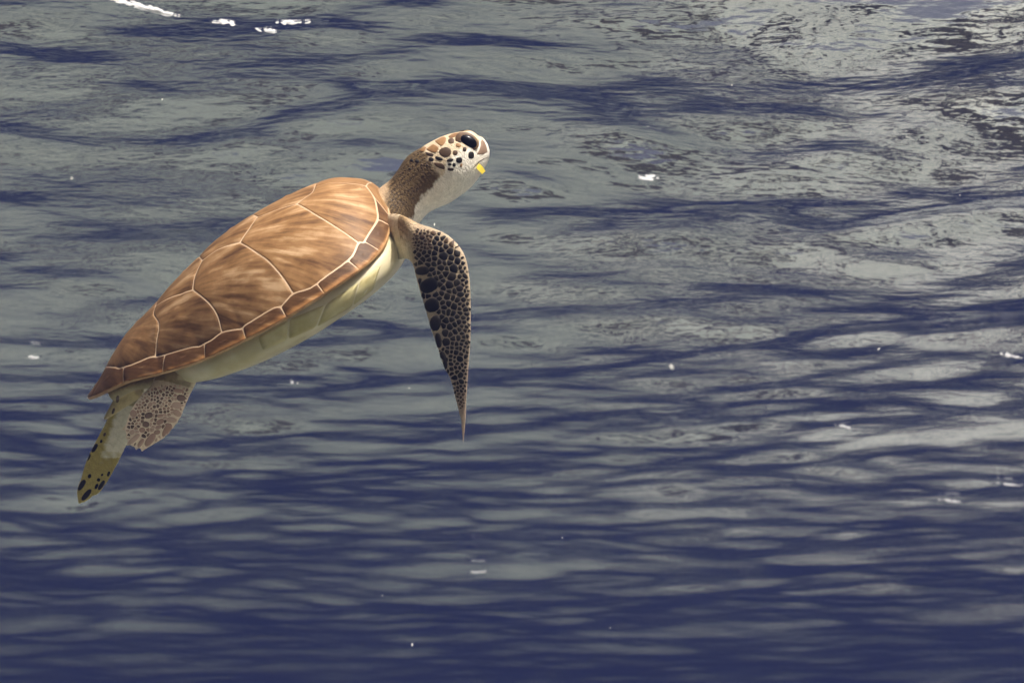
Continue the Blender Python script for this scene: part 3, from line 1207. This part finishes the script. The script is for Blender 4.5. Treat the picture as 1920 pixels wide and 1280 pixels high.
# inframarginal scutes along the bridge
PL_V = np.empty(len(plastron.data.vertices) * 3, np.float32)
plastron.data.vertices.foreach_get('co', PL_V)
PL_BVH = BVHTree.FromPolygons([Vector(v / S) for v in PL_V.reshape(-1, 3).astype(float)], [tuple(p.vertices) for p in plastron.data.polygons])
M_INFRA = horn_material('bridge_horn', (0.35, 0.295, 0.115), (0.50, 0.44, 0.25), 26.0)
for quad in [[(600, 800), (835, 668), (825, 820), (640, 905)], [(850, 662), (1120, 548), (1048, 722), (842, 815)], [(1138, 540), (1385, 375), (1330, 565), (1064, 718)], [(1402, 362), (1560, 235), (1500, 430), (1346, 552)]]:
    P = resample([(340 + x / 4.174, 440 + y / 4.174) for x, y in quad], 3.0)
    for _ in range(3):
        P = 0.5 * P + 0.25 * (np.roll(P, 1, 0) + np.roll(P, -1, 0))
    rg, ns = [], []
    for p_ in P:
        loc, nr, _i, _d = PL_BVH.ray_cast(Vector(EYE), Vector(ray(p_)).normalized())
        if loc is not None:
            rg.append(np.array(loc))
            ns.append(np.array(nr))
    if len(rg) < 8:
        continue
    rg = np.array(rg)
    nn = np.mean(ns, 0)
    nn /= np.linalg.norm(nn)
    for sg in (1, -1):
        mv = np.array([1, sg, 1])
        c_ = rg.mean(0)
        rings_ = [rg - nn * 0.8, rg + np.array(ns)[:len(rg)] * 0.7]
        inner_ = []
        for p3 in rg:
            q3 = c_ + (p3 - c_) * 0.55
            l3, n3, _i, _d = PL_BVH.find_nearest(Vector(q3))
            inner_.append(np.array(l3) + nn * 1.0)
        l3, n3, _i, _d = PL_BVH.find_nearest(Vector(c_))
        Vp = np.concatenate([rings_[0], rings_[1], inner_, [np.array(l3) + nn * 1.0]]) * mv
        n_ = len(rg)
        Fp = []
        for i in range(n_):
            j = (i + 1) % n_
            Fp += [(i, j, n_ + j, n_ + i), (n_ + i, n_ + j, 2 * n_ + j, 2 * n_ + i), (2 * n_ + i, 2 * n_ + j, 3 * n_)]
        link_mesh('inframarginal_scute', Vp * S, Fp if sg < 0 else [f[::-1] for f in Fp], M_INFRA, plastron)

# near hind paddle
Zh = lambda x, y, r: (120 + x / 4.267, 660 + y / 4.267, r / 4.267)
HB = [(283, 728), (267, 742), (254, 760), (245, 776), (240, 790), (236, 804), (239, 820), (243, 830), (255, 836), (268, 840), (290, 829), (306, 818),
      (319, 805), (329, 792), (338, 776), (345, 760), (351, 744), (355, 728), (330, 722), (305, 722)]
LONG = [(915, 310, 40, 17, 5), (937, 366, 36, 26, 10), (903, 425, 40, 26, 10), (905, 487, 36, 24, 30), (858, 541, 40, 22, 5), (825, 625, 30, 62, 28),
        (690, 700, 28, 62, 38), (560, 695, 20, 60, 48), (615, 725, 18, 40, 32), (770, 556, 34, 20, -25), (755, 600, 26, 16, -20), (745, 640, 26, 18, -10),
        (655, 577, 28, 24, 20), (626, 622, 24, 20, 0), (830, 578, 22, 12, 0), (545, 640, 22, 18, -30), (678, 505, 34, 24, -15), (555, 490, 30, 26, 50), (690, 418, 16, 22, 40), (770, 510, 26, 14, -10)]
for x, y, rx, ry, ro in LONG:
    px_ = ell(120 + x / 4.267, 660 + y / 4.267, rx / 4.267, ry / 4.267, ro)
    plate_px(px_, M_MAUVE if rnd.random() < 0.75 else M_HINDB, h=1.2)
hfix = []
for x, y, rx, ry, ro in LONG:
    if ry > 1.8 * rx:
        for t in (-0.6, 0, 0.6):
            hfix.append(Zh(x - math.sin(R(ro)) * ry * t, y + math.cos(R(ro)) * ry * t, rx * 1.05))
    else:
        hfix.append(Zh(x, y, (rx + ry) / 2))
hs = fill_seeds(hfix, HB, lambda x, y: 2.6 if y < 800 else 3.2, 4000, rnd)
hc = power_cells(hs, HB)
for k, (c, s) in enumerate(zip(hc, hs)):
    if k < len(hfix) or c is None:
        continue
    plate_px(round_cell(c, 0.6, 9), M_HINDB if rnd.random() < 0.4 else M_MAUVE, h=0.9)

# ragged scale tips and claw on the edge of the near paddle
def spike(a, b, tip, depth, mat):
    Vs = [at_depth(a, depth - 3), at_depth(b, depth - 3), at_depth(tip, depth), at_depth(a, depth + 3), at_depth(b, depth + 3)]
    link_mesh('scale_tip', np.array(Vs) * S, [(0, 1, 2), (4, 3, 2), (1, 4, 2), (3, 0, 2), (0, 3, 4, 1)], mat, body, smooth=False)


M_TIP = plate_mat('scale_tip_cream', (0.62, 0.48, 0.34), (0.72, 0.58, 0.42))
for a_, b_, t_ in [((239, 792), (240, 808), (228, 805)), ((238, 812), (242, 826), (235, 821)), ((240, 822), (248, 833), (237, 835)), ((250, 833), (262, 838), (255, 843)), ((262, 838), (280, 836), (266, 846))]:
    spike(a_, b_, t_, 2815, M_TIP)

# spots on the sole of the far hind flipper
for x, y, rx, ry, ro in [(245, 765, 17, 40, 32), (197, 840, 12, 32, 28), (298, 712, 10, 14, 20), (325, 657, 10, 16, 20), (205, 990, 14, 18, 20), (140, 1062, 22, 52, 35),
                         (180, 1140, 22, 58, 40), (277, 1020, 14, 14, 30), (260, 1072, 12, 24, 25), (300, 1062, 16, 46, 32), (357, 972, 11, 22, 20), (305, 980, 8, 12, 30), (395, 470, 10, 26, 20), (428, 375, 14, 30, 5)]:
    plate_px(ell(120 + x / 4.267, 660 + y / 4.267, rx / 4.267, ry / 4.267, ro, 10), M_DBROWN if y < 700 else M_DARK, h=0.7)

# scales of the head (both cheeks)
Zc = lambda x, y: (680 + x / 5.333, 220 + y / 5.333)
for poly, mt in [
        ([(718, 238), (800, 193), (838, 202), (828, 255), (790, 292), (756, 272)], M_BROWN), ([(632, 322), (706, 266), (765, 303), (735, 358), (690, 352)], M_BROWN),
        ([(625, 347), (690, 358), (718, 372), (697, 396), (640, 378)], M_DBROWN), ([(850, 192), (905, 162), (1000, 148), (985, 178), (925, 195), (905, 205), (868, 210)], M_BROWN),
        ([(758, 345), (785, 308), (838, 296), (882, 318), (886, 365), (862, 396), (815, 400), (780, 385)], M_DBROWN),
        ([(725, 388), (765, 395), (808, 418), (800, 434), (755, 432), (722, 412)], M_DARK), ([(706, 452), (745, 452), (800, 462), (824, 492), (822, 524), (780, 515), (735, 495)], M_DBROWN),
        ([(835, 432), (862, 410), (906, 412), (915, 428), (885, 448), (845, 450)], M_DARK), ([(560, 330), (615, 300), (640, 290), (625, 330), (600, 350)], M_BROWN),
        ([(920, 205), (975, 182), (1000, 215), (985, 260), (945, 245)], M_DBROWN)]:
    P = resample([Zc(*q_) for q_ in poly], 1.6)
    for _ in range(3):
        P = 0.5 * P + 0.25 * (np.roll(P, 1, 0) + np.roll(P, -1, 0))
    P = inset(P, 0.1)
    plate_px(P, mt, h=0.7, mirror=True)
for x, y, rx, ry, ro, mt in [
        (885, 237, 30, 26, -10, M_DBROWN), (685, 421, 25, 18, 20, M_DARK), (926, 355, 23, 24, 0, M_DBROWN), (958, 280, 26, 20, 20, M_BROWN), (1020, 320, 18, 23, 0, M_DBROWN),
        (1085, 380, 28, 34, 5, M_DARK), (965, 430, 30, 27, 0, M_DARK), (870, 472, 17, 13, 0, M_DARK), (915, 477, 16, 18, 0, M_DARK), (880, 521, 30, 15, 5, M_DBROWN),
        (985, 482, 12, 18, 20, M_BROWN), (545, 440, 20, 15, 10, M_DARK), (490, 432, 17, 13, 10, M_DARK), (470, 515, 12, 10, 0, M_DARK), (590, 475, 11, 9, 0, M_DBROWN), (645, 480, 11, 10, 0, M_DBROWN)]:
    px_ = ell(*Zc(x, y), rx * 1.05 / 5.333, ry * 1.05 / 5.333, ro, 14, 2.6)
    plate_px(px_, mt, h=0.7, mirror=True)
plate_px(np.array([Zc(*p) for p in [(1188, 212), (1222, 250), (1240, 300), (1246, 350), (1205, 374), (1140, 374), (1165, 330), (1178, 290), (1178, 245)]]), M_BEAK, name='beak', h=0.6, mirror=True)


def crease(name, pts, r, mat):
    """a thin dark fold drawn along the skin on both sides"""
    P3 = []
    for q_ in resample_open([Zc(*p_) for p_ in pts], 1.5):
        loc, nr = hit(q_)
        if loc is not None:
            P3.append((loc, nr))
    V, F = [], []
    for i, (p_, n_) in enumerate(P3):
        a, b = P3[max(i - 1, 0)][0], P3[min(i + 1, len(P3) - 1)][0]
        tg = (b - a) / (np.linalg.norm(b - a) + 1e-9)
        sd_ = np.cross(tg, n_)
        k = r * (0.35 + 0.65 * math.sin(math.pi * (i + 0.5) / len(P3)))
        V += [p_ + sd_ * k - n_ * 0.3, p_ + n_ * 0.45, p_ - sd_ * k - n_ * 0.3]
    for i in range(len(P3) - 1):
        for j in (0, 1):
            F.append((i * 3 + j, i * 3 + j + 1, i * 3 + j + 4, i * 3 + j + 3))
    V = np.array(V)
    link_mesh(name, V * S, F, mat, body)
    link_mesh(name, V * np.array([1, -1, 1]) * S, [f[::-1] for f in F], mat, body)


def resample_open(pts, step):
    pts = [np.array(p_, float) for p_ in pts]
    out = []
    for a, b in zip(pts[:-1], pts[1:]):
        k = max(1, int(round(np.linalg.norm(b - a) / step)))
        out += [a + (b - a) * i / k for i in range(k)]
    return out + [pts[-1]]


crease('mouth', [(1252, 398), (1215, 412), (1175, 440), (1140, 470), (1118, 492), (1098, 512)], 1.1, M_DBROWN)

# eyes
t = NT('eye_black')
p = t.n('BsdfPrincipled', Base_Color=(0.004, 0.004, 0.005), Roughness=0.2)
p.inputs['Specular IOR Level'].default_value = 0.12
M_EYE = t.surf(p.outputs[0])
M_LID = horn_material('eyelid_skin', (0.50, 0.38, 0.24), (0.66, 0.54, 0.38), 120.0)
M_LID2 = horn_material('eyelid_brown', (0.09, 0.05, 0.025), (0.17, 0.10, 0.05), 120.0)


def eye_part(name, cpx, rx, ry, rot, depth, mat, lift, mirror=True, n=24, k=6):
    pc, nc = hit(cpx)
    v = -ray(cpx)
    v /= np.linalg.norm(v)
    ax = at_depth((cpx[0] + math.cos(R(rot)), cpx[1] + math.sin(R(rot))), 1800) - at_depth(cpx, 1800)
    ax /= np.linalg.norm(ax)
    nn = (0.55 * nc + 0.45 * v)
    nn /= np.linalg.norm(nn)
    ax = ax - nn * ax.dot(nn)
    ax /= np.linalg.norm(ax)
    ay = np.cross(nn, ax)
    V, F = [], []
    for i in range(k):
        f = i / (k - 1) * math.pi / 2
        for j in range(n):
            a = 2 * math.pi * j / n
            sy = 1.0 if math.sin(a) > 0 else 1.0
            V.append(pc + nn * (lift + depth * math.sin(f)) + (ax * rx * math.cos(a) + ay * ry * sy * math.sin(a)) * max(math.cos(f), 0.02))
    for i in range(k - 1):
        for j in range(n):
            q_ = (j + 1) % n
            F.append((i * n + j, i * n + q_, (i + 1) * n + q_, (i + 1) * n + j))
    F.append(tuple(range((k - 1) * n, k * n)))
    V = np.array(V)
    o = link_mesh(name, V * S, F, mat, body)
    o2 = link_mesh(name, V * np.array([1, -1, 1]) * S, [f[::-1] for f in F], mat, body)
    return o, o2


eye_part('eyelid', (876, 264.5), 23, 16.5, 28, 2.5, M_LID2, -1.5)
eye_part('eyelid', (884, 256.5), 17, 9.0, 32, 5.0, M_LID, -2.0)
eye_part('eye', (879.0, 265.3), 16.5, 11.0, 32, 6.0, M_EYE, -0.3)

# ------------------------------------------------------------------ the bit of weed in the beak
t = NT('yellow_weed')
p = t.n('BsdfPrincipled', Base_Color=(0.75, 0.58, 0.05), Roughness=0.5)
M_WEED = t.surf(p.outputs[0])
hp, hn = hit((897, 311))
pts = [at_depth((889, 307), 0) for _ in range(0)]
base_d = np.linalg.norm(hp - EYE) / np.linalg.norm(ray((897, 311)))
path = [((891, 308), base_d + 4), ((896, 311), base_d - 1.5), ((901, 316), base_d - 6), ((907, 324), base_d - 9)]
Vw, Fw = [], []
for i, (px, dd) in enumerate(path):
    c = at_depth(px, dd)
    a = at_depth((px[0] + 0.72, px[1] - 0.69), dd) - c
    a /= np.linalg.norm(a)
    v = view_n(px)
    w = (3.2, 4.6, 5.2, 4.2)[i]
    for sx, sz in ((1, 1), (-1, 1), (-1, -1), (1, -1)):
        Vw.append(c + a * w * sx + v * 0.7 * sz)
for i in range(3):
    for j in range(4):
        k = (j + 1) % 4
        Fw.append((i * 4 + j, i * 4 + k, i * 4 + 4 + k, i * 4 + 4 + j))
Fw += [(3, 2, 1, 0), (12, 13, 14, 15)]
Wv = [root.matrix_world @ Vector(tuple(v * S)) for v in Vw]
org = Wv[0].copy()
weed = link_mesh('seagrass_blade', [tuple(v - org) for v in Wv], Fw, M_WEED, smooth=False)
weed.location = org
tag(weed, 'small yellow shred of seagrass held in the corner of the turtle\'s beak', 'seagrass')

# ------------------------------------------------------------------ sun glints, added as white flecks on the surface
def build_glints():
    rnd = random.Random(4)
    t = NT('glint')
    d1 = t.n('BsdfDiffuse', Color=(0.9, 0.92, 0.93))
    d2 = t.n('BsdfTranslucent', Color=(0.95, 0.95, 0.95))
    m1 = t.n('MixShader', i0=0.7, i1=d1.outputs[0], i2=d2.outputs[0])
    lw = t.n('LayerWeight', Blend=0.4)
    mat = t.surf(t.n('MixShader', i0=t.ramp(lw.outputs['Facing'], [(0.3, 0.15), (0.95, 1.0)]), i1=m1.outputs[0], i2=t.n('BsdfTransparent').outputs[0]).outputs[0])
    bm = bmesh.new()
    # streaks: centre (x, y) on the sea surface, length, spread, bearing, number
    for cx, cy, ln, bear, k in GLINTS:
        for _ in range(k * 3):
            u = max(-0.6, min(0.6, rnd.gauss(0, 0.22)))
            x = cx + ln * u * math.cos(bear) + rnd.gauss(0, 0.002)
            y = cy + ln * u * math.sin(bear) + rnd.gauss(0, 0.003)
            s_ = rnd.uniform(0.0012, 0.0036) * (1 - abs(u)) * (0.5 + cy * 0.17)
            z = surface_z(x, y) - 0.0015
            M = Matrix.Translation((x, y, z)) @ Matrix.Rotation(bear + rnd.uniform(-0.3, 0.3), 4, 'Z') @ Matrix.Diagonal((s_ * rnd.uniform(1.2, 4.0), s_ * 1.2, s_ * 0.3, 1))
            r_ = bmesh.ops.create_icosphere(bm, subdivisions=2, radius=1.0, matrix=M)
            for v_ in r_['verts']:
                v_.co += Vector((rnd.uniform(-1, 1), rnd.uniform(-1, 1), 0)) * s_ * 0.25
    me = bpy.data.meshes.new('glint_flecks')
    bm.to_mesh(me)
    bm.free()
    me.materials.append(mat)
    o = bpy.data.objects.new('glint_flecks', me)
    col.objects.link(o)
    tag(o, 'bright white sun glints on the water surface, built as small flecks', 'glint', kind='stuff')


def surface_z(x, y):
    hitp = bpy.data.objects['water'].ray_cast(Vector((x, y, 3)), Vector((0, 0, -1)))
    return hitp[1].z if hitp[0] else 0.0


def on_surface(px):
    d = CAM_M.to_3x3() @ Vector(((px[0] - 960) / FOC, (640 - px[1]) / FOC, -1))
    k = CAM_DEPTH / d.z
    return d.x * k, d.y * k


GLINTS = []
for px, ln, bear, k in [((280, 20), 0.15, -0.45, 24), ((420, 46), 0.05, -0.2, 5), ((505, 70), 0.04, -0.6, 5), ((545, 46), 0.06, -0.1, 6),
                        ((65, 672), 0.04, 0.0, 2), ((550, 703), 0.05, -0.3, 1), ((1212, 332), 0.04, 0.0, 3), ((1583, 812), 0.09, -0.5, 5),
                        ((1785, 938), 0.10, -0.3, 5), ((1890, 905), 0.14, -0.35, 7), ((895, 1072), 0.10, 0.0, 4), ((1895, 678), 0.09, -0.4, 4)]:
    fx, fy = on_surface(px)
    GLINTS.append((fx, fy, ln, -bear, k))
bpy.context.view_layer.update()
build_glints()

# ------------------------------------------------------------------ drifting specks
def build_specks():
    rnd = random.Random(9)
    t = NT('speck')
    p = t.n('BsdfPrincipled', Base_Color=(0.85, 0.85, 0.82), Roughness=0.4)
    mat = t.surf(p.outputs[0])
    bm = bmesh.new()
    for _ in range(90):
        y = rnd.uniform(0.7, 3.2)
        x = rnd.uniform(-0.75, 0.75) * y
        z = -CAM_DEPTH + rnd.uniform(-0.1, 0.75) * y
        if z > -0.2:
            continue
        s = rnd.uniform(0.0003, 0.0008)
        M = Matrix.Translation((x, y, z)) @ Matrix.Rotation(rnd.uniform(0, 3), 4, 'Y') @ Matrix.Diagonal((s * rnd.uniform(1, 3), s, s, 1))
        bmesh.ops.create_icosphere(bm, subdivisions=1, radius=1.0, matrix=M)
    me = bpy.data.meshes.new('suspended_specks')
    bm.to_mesh(me)
    bm.free()
    me.materials.append(mat)
    o = bpy.data.objects.new('suspended_specks', me)
    col.objects.link(o)
    tag(o, 'tiny pale specks drifting in the water', 'particles', kind='stuff')


build_specks()
